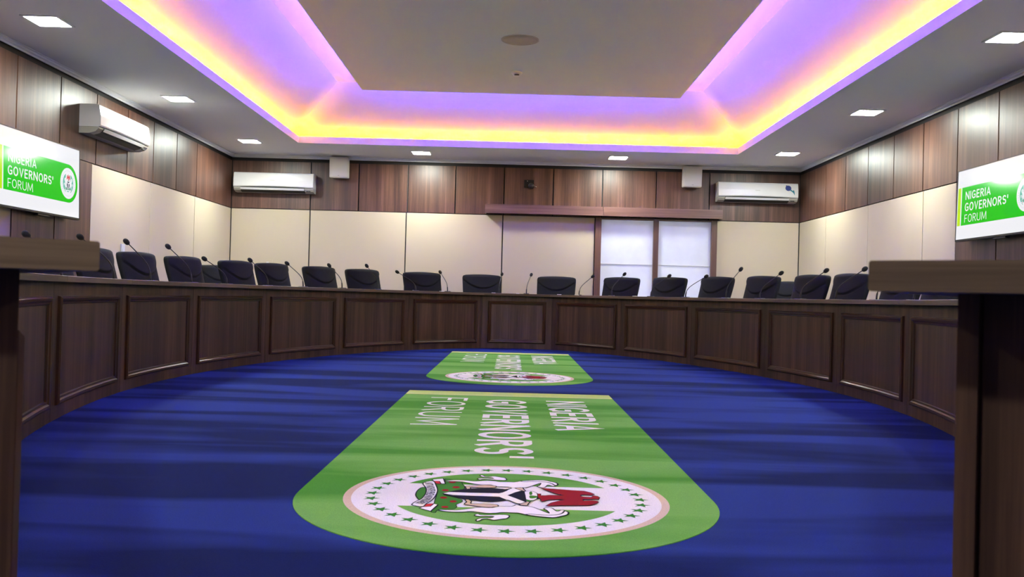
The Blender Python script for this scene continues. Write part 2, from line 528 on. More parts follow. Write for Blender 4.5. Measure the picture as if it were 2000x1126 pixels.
# square downlights in the low ceiling
def downlight(label, x, y, group=None):
    o = empty('ceiling_light', (x, y, ZC))
    tag(o, label, 'ceiling light', 'square downlights in the low ceiling')
    s, r = .125, .145
    b = MB()
    for (x0, x1, y0, y1) in ((-r, -s, -r, r), (s, r, -r, r), (-s, s, -r, -s), (-s, s, s, r)):
        b.box(x0, x1, y0, y1, -.012, -.0005)
    b.build('frame', MAT['led_frame'], o)
    b = MB(); b.box(-s, s, -s, s, -.008, -.002)
    b.build('diffuser', MAT['diffuser'], o)
for lab, x, y in [
    ('square white downlight above the left television, nearest on the left', -3.69, 7.0),
    ('square white downlight above the left wall air conditioner', -3.69, 9.75),
    ('square white downlight in the back left corner of the ceiling', -3.69, 12.40),
    ('square white downlight on the back ceiling strip, right of the left speaker', -1.37, 13.03),
    ('square white downlight on the back ceiling strip, above the wooden pelmet', 1.49, 13.0),
    ('square white downlight in the back right corner of the ceiling', 3.73, 12.27),
    ('square white downlight over the bare right wall, middle one on the right', 3.73, 9.52),
    ('square white downlight above the right television, nearest on the right', 3.72, 6.76),
    ('square white downlight over the left wall, out of the frame', -3.69, 4.25),
    ('square white downlight over the right wall, out of the frame', 3.72, 4.05),
    ('added unseen square downlight behind the camera, left, brightening the near table ends', -1.37, -.35),  # this pair is added out of view to brighten the dark near table ends
    ('added unseen square downlight behind the camera, right, brightening the near table ends', 1.49, -.35),
    ('square white downlight in the front left corner, out of the frame', -3.69, 1.45),
    ('square white downlight in the front right corner, out of the frame', 3.72, 1.35)]:
    downlight(lab, x, y)

# round speaker and smoke detector on the hanging panel
o = empty('ceiling_speaker', (.016, 8.91, ZR)); tag(o, 'flush round grey speaker in the middle of the hanging ceiling panel', 'speaker')
b = MB(); b.lathe([(.19, 0), (.19, -.004), (.178, -.007), (.176, -.003)], seg=40); b.build('rim', MAT['speaker'], o)
b = MB(); b.lathe([(.176, -.002), (.176, -.005), (.05, -.007), (.001, -.0075)], seg=40); b.build('grille', plain('grey_speaker_grille', srgb(190, 184, 178), 0.7, bump=0.8, bscale=900), o)
o = empty('smoke_detector', (-.01, 10.2, ZR)); tag(o, 'small white domed smoke detector on the hanging ceiling panel', 'smoke detector')
b = MB(); b.lathe([(.062, 0), (.062, -.012), (.056, -.022), (.04, -.03)], seg=28); b.build('base', MAT['led_frame'], o)
b = MB(); b.lathe([(.038, -.03), (.038, -.040), (.03, -.046), (.001, -.047)], seg=28); b.build('sensor_head', MAT['led_frame'], o)
box('sensor_slot', MAT['ac_dark'], o, -.026, .026, -.050, -.034, -.044, -.034)

# ------------------------------------------------------------------ frosted sliding door on the back wall
w1 = wall('window_1')
for x0, x1 in ((1.246, 1.34), (2.137, 2.215), (3.021, 3.107)):
    box('post', MAT['door_wood'], w1, x0, x1, YB - .045, YB + .06, 0, 1.95, .003)
box('head_rail', MAT['door_wood'], w1, 1.34, 3.021, YB - .03, YB + .06, 1.925, 1.95, .002)
box('sill_rail', MAT['door_wood'], w1, 1.34, 3.021, YB - .03, YB + .06, 0, .09, .003)
for x0, x1 in ((1.34, 2.137), (2.215, 3.021)):
    box('pane', MAT['frosted'], w1, x0 + .001, x1 - .001, YB + .020, YB + .018, .09, 1.925)
    box('glazing_bar', MAT['socket'], w1, x0 + .004, x1 - .004, YB + .004, YB + .020, 1.244, 1.256, .002)
o = tag(empty('pelmet', (0, YB, 0)), 'long brown wooden pelmet box above the frosted sliding door', 'pelmet')
box('front_board', MAT['pelmet_wood'], o, -.44, 1.35, -.17, -.15, 1.965, 2.10, .002)
box('front_board', MAT['pelmet_wood'], o, 1.353, 3.155, -.17, -.15, 1.965, 2.10, .002)
box('top_board', MAT['pelmet_wood'], o, -.44, 3.155, -.15, 0, 2.085, 2.10)
box('end_board', MAT['pelmet_wood'], o, -.44, -.422, -.15, 0, 1.965, 2.085)
box('end_board', MAT['pelmet_wood'], o, 3.137, 3.155, -.15, 0, 1.965, 2.085)

# ------------------------------------------------------------------ ring-shaped conference table
JOINTS = [(-.577, 1.05), (-1.36, 2.10), (-1.93, 3.33), (-2.34, 4.58), (-2.59, 5.96), (-2.61, 7.35), (-2.39, 8.72), (-1.93, 10.08), (-1.29, 11.26), (-.40, 12.14),
          (.55, 12.18), (1.38, 11.27), (2.01, 10.0), (2.44, 8.61), (2.64, 7.24), (2.60, 5.86), (2.36, 4.55), (1.97, 3.33), (1.42, 2.10), (.505, 1.015)]
JV = [Vector((p[0], p[1], 0)) for p in JOINTS]
JP = [JV[0] * 2 - JV[1]] + JV + [JV[-1] * 2 - JV[-2]]

def ring_point(s):
    """Point, outward normal and tangent on the table's inner front at joint parameter s."""
    i = max(0, min(len(JV) - 2, int(math.floor(s))))
    t = s - i
    p0, p1, p2, p3 = JP[i:i + 4]
    p = .5 * ((2 * p1) + (p2 - p0) * t + (2 * p0 - 5 * p1 + 4 * p2 - p3) * t * t + (3 * p1 - p0 - 3 * p2 + p3) * t ** 3)
    d = .5 * ((p2 - p0) + 2 * (2 * p0 - 5 * p1 + 4 * p2 - p3) * t + 3 * (3 * p1 - p0 - 3 * p2 + p3) * t * t)
    d.normalize()
    return p, Vector((-d.y, d.x, 0)), d

TOP, THK = .750, .033
table = tag(empty('conference_table', (0.02, 6.7, 0)), 'long oval ring of dark walnut conference table with framed front panels', 'table')
TO = Vector((0.02, 6.7, 0))

def ring_solid(name, mat, s0, s1, o0, o1, z0, z1, parent, n=10, ext0=0.0, ext1=0.0, cham=0.0, org=TO):
    """A curved board following the ring between parameters s0..s1 and offsets o0..o1."""
    st = [s0 + (s1 - s0) * k / n for k in range(n + 1)]
    rows = []
    for k, s in enumerate(st):
        p, nn, d = ring_point(s)
        sh = d * (-ext0 if k == 0 else ext1 if k == n else 0.0)
        rows.append((p + sh - org, nn))
    c = cham
    prof = [(o0, z0), (o1, z0), (o1, z1), (o0, z1)] if c == 0 else [(o0, z0 + c), (o0 + c, z0), (o1 - c, z0), (o1, z0 + c), (o1, z1 - c), (o1 - c, z1), (o0 + c, z1), (o0, z1 - c)]
    k = len(prof)
    L = [0.0]
    for i in range(n): L.append(L[-1] + (rows[i + 1][0] - rows[i][0]).length)
    vs = []
    for p, nn in rows:
        for o, z in prof:
            vs.append(p + nn * o + Vector((0, 0, z)))
    per = [0.0]
    for i in range(k):
        a, b2 = prof[i], prof[(i + 1) % k]
        per.append(per[-1] + math.hypot(a[0] - b2[0], a[1] - b2[1]))
    fs, uv = [], []
    for i in range(n):
        for j in range(k):
            j2 = (j + 1) % k
            fs.append([i * k + j, (i + 1) * k + j, (i + 1) * k + j2, i * k + j2])
            uv.append([(L[i], per[j]), (L[i + 1], per[j]), (L[i + 1], per[j + 1]), (L[i], per[j + 1])])
    fs.append(list(range(k))); uv.append([(o, z) for o, z in prof])
    fs.append([n * k + j for j in range(k - 1, -1, -1)]); uv.append([(o, z) for o, z in prof[::-1]])
    b = MB(); b.add(vs, fs, 0, uv)
    return b.build(name, mat, parent)

def moulding_frame(s0, s1, z0, z1, parent):
    """Mitred picture-frame moulding planted on a front panel."""
    n = 10
    prof = [(-.0005, 0), (-.014, .003), (-.022, .012), (-.020, .024), (-.012, .032), (-.010, .042), (-.0005, .046)]
    b = MB()
    pa, _, _ = ring_point(s0); pb, _, _ = ring_point(s1)
    length = (pb - pa).length
    def loop(w):
        q = w / length * (s1 - s0)
        out = []
        a, c, lo, hi = s0 + q, s1 - q, z0 + w, z1 - w
        for k in range(n + 1): out.append((a + (c - a) * k / n, lo))
        for k in range(n + 1): out.append((c - (c - a) * k / n, hi))
        return out
    rings = []
    for o, w in prof:
        r = []
        for s, z in loop(w):
            p, nn, d = ring_point(s)
            r.append(p + nn * o + Vector((0, 0, z)) - TO)
        rings.append(r)
    m_ = len(rings[0]); vs = [v for r in rings for v in r]
    fs, uv = [], []
    for i in range(len(prof) - 1):
        for j in range(m_):
            j2 = (j + 1) % m_
            fs.append([i * m_ + j, i * m_ + j2, (i + 1) * m_ + j2, (i + 1) * m_ + j])
            uv.append([(i * .01, j * .07), (i * .01, j * .07 + .07), (i * .01 + .01, j * .07 + .07), (i * .01 + .01, j * .07)])
    b.add(vs, fs, 0, uv)
    return b.build('panel_moulding', MAT['moulding'], parent)

NS = len(JV) - 1
for i in range(NS):
    ring_solid('table_top', MAT['edge_wood'], i + .0006, i + 1 - .0006, -.063, .60, TOP - THK, TOP, table, ext0=.11 if i == 0 else 0, ext1=.11 if i == NS - 1 else 0, cham=.002)
    fp = ring_solid('front_panel', MAT['grey_wood'] if i == 9 else MAT['table_wood'], i + .0012, i + 1 - .0012, 0, .022, 0, TOP - THK, table)
    if i == 9: fp['label'] = 'middle front panel in paler grey walnut'
    chord = (JV[i + 1] - JV[i]).length
    mg = .085 / chord
    moulding_frame(i + mg, i + 1 - mg, .075, .645, fp)
    if 0 < i:
        ring_solid('support_panel', MAT['table_wood'], i - .008, i + .008, .024, .18, 0, TOP - THK, table, n=1)
for s in (0, NS):
    e = .018 / 1.3
    s0, s1 = (.010, .010 + e) if s == 0 else (NS - .010 - e, NS - .010)
    ring_solid('end_panel', MAT['table_wood'], s0, s1, .0235, .54, 0, TOP - THK, table, n=1)

# ------------------------------------------------------------------ chairs
def make_chair():
    root = empty('office_chair')
    W0, ZB, ZT = .285, .52, 1.015
    ns, nt_ = 40, 48
    def width(t):
        w = W0 * (.94 + .06 * t)
        if t > .88:
            q = (t - .88) / .12
            w *= .84 + .16 * (max(0, 1 - q ** 2.6)) ** (1 / 2.6)
        if t < .08:
            q = (.08 - t) / .08
            w *= .86 + .14 * (max(0, 1 - q ** 2.4)) ** (1 / 2.4)
        return w
    def front(s, t):
        x = .035 * (1 - abs(s) ** 3.5) - .030 * s * s * (1 - .4 * t)
        x *= .35 + .65 * min(1, (1 - t) / .06 + .02) ** .5
        tg = .60 + .27 * abs(s) ** 2.1
        x -= .014 * math.exp(-((t - tg) / .014) ** 2) * (1 if abs(s) < .93 else .3)
        x += .010 * (1 / (1 + math.exp(-(t - tg) / .01)))
        return x
    def lean(t): return .10 - .165 * t + .03 * (t - .5) ** 2
    def topz(s, t): return ZB + (ZT - ZB) * (t + .022 * t ** 6 * (1 - s * s) - .012)
    vs = []
    for side in (0, 1):
        for j in range(nt_ + 1):
            t = j / nt_
            for i in range(ns + 1):
                s = -1 + 2 * i / ns
                x = front(s, t) if side == 0 else -.050 - .035 * s * s + .02 * (abs(s) ** 8) + .012 * t ** 10
                vs.append((x + lean(t), s * width(t), topz(s, t)))
    b = MB()
    row = ns + 1; cnt = row * (nt_ + 1)
    fs = []
    for j in range(nt_):
        for i in range(ns):
            a = j * row + i
            fs.append([a, a + 1, a + row + 1, a + row])
            a += cnt
            fs.append([a, a + row, a + row + 1, a + 1])
    for i in range(ns):
        fs.append([i, cnt + i, cnt + i + 1, i + 1])
        a = nt_ * row + i
        fs.append([a, a + 1, cnt + a + 1, cnt + a])
    for j in range(nt_):
        a = j * row
        fs.append([a, a + row, cnt + a + row, cnt + a])
        a = j * row + ns
        fs.append([a, cnt + a, cnt + a + row, a + row])
    b.add(vs, fs, 0, None, True)
    b.build('backrest', MAT['chair'], root)
    bm = bmesh.new(); bmesh.ops.create_cube(bm, size=1)
    for v in bm.verts: v.co = Vector((.315 + v.co.x * .44, v.co.y * .50, .455 + v.co.z * .09))
    bmesh.ops.bevel(bm, geom=bm.edges[:], offset=.035, segments=4, profile=.6, affect='EDGES')
    b = MB(); b.from_bm(bm, 0, True); b.build('seat', MAT['chair'], root)
    b = MB()
    b.tube([(-.03, 0, .74), (.0, 0, .60), (.03, 0, .47), (.10, 0, .40), (.22, 0, .395)], [.022, .026, .028, .028, .024], 8)
    b.build('back_bracket', MAT['chair_plastic'], root)
    b = MB(); b.lathe([(.05, .40), (.055, .375), (.028, .36), (.028, .22), (.036, .21), (.036, .10), (.045, .085), (.045, .07)], (.30, 0, 0), 16)
    b.build('gas_lift', MAT['chair_plastic'], root)
    for k in range(5):
        an = 2 * math.pi * k / 5 + .3
        dx, dy = math.cos(an), math.sin(an)
        b = MB(); b.tube([(.30 + dx * .03, dy * .03, .09), (.30 + dx * .15, dy * .15, .088), (.30 + dx * .29, dy * .29, .068)], [.024, .020, .014], 8)
        leg = b.build('base_arm', MAT['chair_plastic'], root)
        b = MB()
        c = Vector((.30 + dx * .29, dy * .29, .027)); sd = Vector((-dy, dx, 0))
        b.tube([c - sd * .024, c - sd * .018, c + sd * .018, c + sd * .024], [.020, .027, .027, .020], 14)
        b.tube([c + Vector((0, 0, .02)), c + Vector((0, 0, .045))], .008, 8)
        b.build('caster', MAT['chair_plastic'], leg)
    return root

proto_chair = None
G1 = 'black chairs around the outside of the conference table'
G2 = 'spare black chairs in the back corners'
CHAIRS = [
    (-3.45, 6.80, 0.1, 'black chair mostly hidden behind the near left table end, farthest left', G1),
    (-3.423, 7.469, -4.1, 'black chair partly hidden by the right end of the near left table top', G1),
    (-3.344, 8.141, -8.3, 'first fully visible black chair from the left, below the wall socket', G1),
    (-3.195, 8.88, -13.2, 'second fully visible black chair from the left, before the left cream panels', G1),
    (-2.941, 9.739, -18.7, 'black chair in front of the back left corner, its back overlapping the next chair', G1),
    (-2.712, 10.336, -22.6, 'black chair under the back left air conditioner, right of an overlapping chair', G1),
    (-2.34, 11.123, -29, 'black chair just right of the leftmost dark seam on the back wall', G1),
    (-1.92, 11.787, -38, 'black chair alone in front of the second cream panel of the back wall', G1),
    (-1.233, 12.551, -60, 'black chair in front of the dark back wall seam left of the middle', G1),
    (-.43, 13.0, -80, 'black chair behind the left half of the middle table panel', G1),
    (.634, 13.0, -100, 'black chair left of the frosted door, behind the right of the middle table panel', G1),
    (1.484, 12.476, -128, 'black chair in front of the left frosted door pane', G1),
    (2.021, 11.785, -142, 'black chair in front of the middle post of the frosted door', G1),
    (2.462, 11.014, -152, 'black chair in front of the right post of the frosted door', G1),
    (2.801, 10.23, -158.4, 'black chair below the back right air conditioner', G1),
    (3.08, 9.405, -163.6, 'black chair in front of the back right corner, left of an overlapping pair', G1),
    (3.249, 8.748, -167.1, 'black chair just left of the near right table top, nearest fully shown on the right', G1),
    (3.395, 7.939, -171.6, 'black chair seen only under the left half of the near right table top', G1),
    (3.454, 7.28, -175.8, 'black chair seen only under the near right table top, farthest right', G1),
    (-3.86, 11.80, -30, 'spare grey-black chair in the back left corner, seen between two table chairs', G2),
    (3.79, 12.35, -140, 'spare grey-black chair in the back right corner, seen between two table chairs', G2)]
for x, y, a, lab, g in CHAIRS:
    if proto_chair is None:
        proto_chair = make_chair(); o = proto_chair
    else:
        o = copy_tree(proto_chair)
    o.location = (x, y, 0); o.rotation_euler = (0, 0, math.radians(a))
    tag(o, lab, 'chair', g)

# ------------------------------------------------------------------ gooseneck microphones
MICS = [
    (-2.86, 5.685, -2.946, 5.44, .994, 'microphone whose head peeps over the far left of the near left table top'),
    (-2.928, 6.582, -3.037, 6.308, 1.034, 'microphone whose head peeps over the right end of the near left table top'),
    (-2.918, 7.23, -3.045, 7.082, 1.045, 'tall microphone before the first full chair on the left, head above its top'),
    (-2.846, 7.954, -2.988, 7.793, 1.049, 'tall microphone before the second full chair on the left'),
    (-2.731, 8.579, -2.886, 8.426, .975, 'short microphone between the second and third full chairs on the left'),
    (-2.536, 9.305, -2.688, 9.218, .998, 'microphone in front of two overlapping chairs in the back left corner'),
    (-2.315, 9.932, -2.47, 9.864, .995, 'microphone right of the chair under the back left air conditioner'),
    (-2.014, 10.619, -2.157, 10.598, 1.006, 'microphone before the chair at the leftmost dark seam of the back wall'),
    (-1.679, 11.223, -1.817, 11.231, 1.031, 'microphone before the lone chair at the second cream panel'),
    (-1.264, 11.776, -1.488, 11.692, .981, 'microphone leaning far left, crossing the dark seam left of the middle'),
    (-.875, 12.174, -.978, 12.244, 1.003, 'microphone leaning left at the right edge of the chair left of the middle'),
    (-.184, 12.535, -.15, 12.665, 1.007, 'nearly upright microphone at the right edge of the middle left chair'),
    (.203, 12.571, .263, 12.687, 1.012, 'microphone standing alone against the cream wall, left of the middle right chair'),
    (.922, 12.291, 1.092, 12.302, 1.003, 'microphone leaning right just left of the frosted door'),
    (1.318, 11.872, 1.473, 11.867, 1.031, 'microphone before the chair at the left frosted pane'),
    (1.745, 11.254, 1.94, 11.154, 1.006, 'microphone before the chair at the middle door post'),
    (2.063, 10.64, 2.258, 10.498, .994, 'low bent microphone in front of the right frosted pane'),
    (2.368, 9.905, 2.506, 9.876, 1.06, 'tall microphone just right of the frosted door'),
    (2.571, 9.291, 2.734, 9.16, 1.008, 'microphone at the right edge of the chair below the back right air conditioner'),
    (2.757, 8.565, 2.919, 8.373, 1.017, 'microphone before the left chair of the overlapping pair on the right'),
    (2.87, 7.943, 3.02, 7.715, 1.014, 'microphone just left of the near right table top'),
    (2.941, 7.226, 3.068, 7.072, .983, 'microphone hidden behind the near right table top, its stem base left'),
    (2.948, 6.57, 3.061, 6.384, .964, 'microphone behind the near right table top, stem base by the rightmost chair')]
mic_base = None
for bx, by, hx, hy, hz, lab in MICS:
    root = tag(empty('gooseneck_microphone', (bx, by, TOP)), 'black gooseneck ' + lab, 'microphone', 'gooseneck microphones on the conference table')
    if mic_base is None:
        bm = bmesh.new(); bmesh.ops.create_cube(bm, size=1)
        for v in bm.verts: v.co = Vector((v.co.x * .085 * (1 if v.co.z < 0 else .8), v.co.y * .11 * (1 if v.co.z < 0 else .8), .005 + v.co.z * .01))
        bmesh.ops.bevel(bm, geom=bm.edges[:], offset=.002, segments=2, affect='EDGES')
        b = MB(); b.from_bm(bm); mic_base = b.build('base', MAT['mic'], root)
    else:
        o = mic_base.copy(); COL.objects.link(o); o.parent = root
    rad = Vector((hx - bx, hy - by, 0))
    mic_b = root.children[0]; mic_b.rotation_euler = (0, 0, math.atan2(-bx, by - 6.7) )
    h = Vector((hx - bx, hy - by, hz - TOP))
    p0 = Vector((0, 0, .009)); p1 = Vector((0, 0, .01 + h.z * .45)); p2 = Vector((h.x * .25, h.y * .25, .01 + h.z * .52)); p3 = h
    pts, rr = [], []
    for k in range(19):
        t = k / 18
        pts.append(p0 * (1 - t) ** 3 + p1 * 3 * t * (1 - t) ** 2 + p2 * 3 * t * t * (1 - t) + p3 * t ** 3)
        rr.append(.0078 if k < 4 else .0042)
    b = MB(); b.tube(pts, rr, 8); b.build('gooseneck', MAT['mic'], root)
    d = (pts[-1] - pts[-3]).normalized()
    b = MB()
    b.tube([h + d * q for q in (-.012, -.008, 0, .012, .026, .038, .045, .048)], [.005, .012, .0175, .0205, .0205, .016, .009, .002], 14)
    b.build('windscreen', MAT['foam'], root)

# small white note pads lying at the inner edge of the far table tops
for s, o_, lab in ((9.15, .0, 'small white note pad on the table before the chair left of the middle'),
                   (9.50, .0, 'small white note pad at the middle of the far table edge'),
                   (10.12, .0, 'small white note pad left before the middle right chair'),
                   (10.38, .0, 'small white note pad right before the middle right chair'),
                   (11.22, .0, 'small white note pad before the chair at the left frosted pane'),
                   (8.42, .0, 'small white note pad before the chair at the dark seam left of the middle')):
    p, n_, d_ = ring_point(s)
    o = box('note_pad', MAT['paper'], None, -.022, .022, -.02, .02, 0, .006, .001)
    o.location = p + n_ * -.03 + Vector((0, 0, TOP)); o.rotation_euler = (0, 0, math.atan2(d_.y, d_.x))
    tag(o, lab, 'note pad', 'white note pads along the far table edge')

# ------------------------------------------------------------------ logo pieces shared by the rugs and the screens
def _arc(cx, cy, rx, ry, a0, a1, n=14):
    return [(cx + rx * math.cos(math.radians(a0 + (a1 - a0) * k / n)), cy + ry * math.sin(math.radians(a0 + (a1 - a0) * k / n))) for k in range(n + 1)]

def letter_strokes(c, w, h):
    """Centre lines of a condensed sans-serif capital in a box w wide and h high."""
    if c == 'N': return [[(0, 0), (0, h)], [(0, h), (w, 0)], [(w, 0), (w, h)]]
    if c == 'I': return [[(w / 2, 0), (w / 2, h)]]
    if c == 'E': return [[(0, 0), (0, h)], [(0, h), (w, h)], [(0, h * .52), (w * .92, h * .52)], [(0, 0), (w, 0)]]
    if c == 'F': return [[(0, 0), (0, h)], [(0, h), (w, h)], [(0, h * .52), (w * .9, h * .52)]]
    if c == 'A': return [[(0, 0), (w / 2, h), (w, 0)], [(w * .19, h * .30), (w * .81, h * .30)]]
    if c == 'V': return [[(0, h), (w / 2, 0), (w, h)]]
    if c == 'M': return [[(0, 0), (w * .08, h)], [(w * .08, h), (w / 2, h * .12), (w * .92, h)], [(w * .92, h), (w, 0)]]
    if c == 'O': return [_arc(w / 2, h / 2, w / 2, h / 2, 0, 360, 32)]
    if c == 'U': return [[(0, h), (0, h * .30)] + _arc(w / 2, h * .30, w / 2, h * .30, 180, 360)[1:] + [(w, h)]]
    if c == 'R': return [[(0, 0), (0, h)], [(0, h), (w * .45, h)] + _arc(w * .45, h * .75, w * .5, h * .25, 90, -90)[1:] + [(0, h * .5)], [(w * .45, h * .5), (w, 0)]]
    if c == 'G': return [_arc(w * .55, h / 2, w * .55, h / 2, 52, 305, 28) + [(w, h * .10), (w, h * .46), (w * .62, h * .46)]]
    if c == 'S': return [_arc(w / 2, h * .745, w / 2, h * .255, 35, 255, 18) + _arc(w / 2, h * .255, w / 2, h * .255, 75, -145, 18)]
    return [[(0, h), (0, h * .70)]]

WIDTHS = {'N': .58, 'I': .0, 'E': .40, 'F': .40, 'A': .58, 'V': .56, 'M': .78, 'O': .62, 'U': .54, 'R': .48, 'G': .56, 'S': .44, "'": .0}

def text_part(name, body, weight, mat, parent, x0, x1, z0, z1, fn):
    """Stroke lettering filling the box x0..x1 by z0..z1 of the logo; fn maps logo coordinates to the object."""
    H = z1 - z0
    sw = weight * H                                     # stroke width
    gap = .13 * H + sw
    nat = sum(WIDTHS[c] * H for c in body) + gap * (len(body) - 1) + sw
    k = (x1 - x0 - sw) / (nat - sw)
    b = MB(); x = x0 + sw / 2; lay = 0.0
    for c in body:
        w = WIDTHS[c] * H * k
        for line in letter_strokes(c, w, H - sw * .8):
            pts = [(x + p[0], z0 + sw * .4 + p[1]) for p in line]
            closed = c == 'O'
            if closed: pts = pts[:-1]
            n = len(pts)
            L, Rr = [], []
            for i in range(n):
                p = Vector(pts[i])
                d0 = (p - Vector(pts[i - 1])).normalized() if (i > 0 or closed) else None
                d1 = (Vector(pts[(i + 1) % n]) - p).normalized() if (i < n - 1 or closed) else None
                d0 = d0 or d1; d1 = d1 or d0
                t = (d0 + d1).normalized() if (d0 + d1).length > .2 else d1
                nn = Vector((-t.y, t.x))
                vert = abs(t.x) < abs(t.y)
                hw = sw / 2 * (1.0 if vert else .86) / max(.55, nn.dot(Vector((-d1.y, d1.x))))
                ext = Vector((0, 0))
                if not closed and i in (0, n - 1):
                    ext = t * (sw * (.40 if vert else .42)) * (-1 if i == 0 else 1)
                    if c in 'AVM' and len(pts) == 3: ext = ext * .8
                L.append(p + ext + nn * hw); Rr.append(p + ext - nn * hw)
            m_ = n if closed else n - 1
            lay += .00002
            b.add([fn(v.x, v.y, lay) for v in Rr + L], [[i, (i + 1) % n, n + (i + 1) % n, n + i] for i in range(m_)])
        x += w + gap * k
    return b.build(name, mat, parent)

def poly_tri(pts):
    """Triangulated fill of a simple polygon."""
    from mathutils.geometry import tessellate_polygon
    return [list(t) for t in tessellate_polygon([[Vector((p[0], p[1], 0)) for p in pts]])]

def add_poly(b, pts, fn, h, mat):
    tris = poly_tri(pts)
    out = []
    for t in tris:
        a, c, d = (pts[k] for k in t)
        if (c[0] - a[0]) * (d[1] - a[1]) - (c[1] - a[1]) * (d[0] - a[0]) < 0: t = t[::-1]
        out.append(t)
    b.add([fn(p[0], p[1], h) for p in pts], out, mat)

def add_stroke(b, pts, w, fn, h, mat, closed=True):
    n = len(pts)
    for i in range(n if closed else n - 1):
        p, q = Vector(pts[i]), Vector(pts[(i + 1) % n])
        d = q - p
        if d.length < 1e-6: continue
        d.normalize(); nn = Vector((-d.y, d.x)) * w * .5; p = p - d * w * .3; q = q + d * w * .3
        b.add([fn(*(p - nn), h), fn(*(q - nn), h), fn(*(q + nn), h), fn(*(p + nn), h)], [[0, 1, 2, 3]], mat)

def circle(r, n=64, c=(0, 0)): return [(c[0] + r * math.cos(2 * math.pi * k / n), c[1] + r * math.sin(2 * math.pi * k / n)) for k in range(n)]

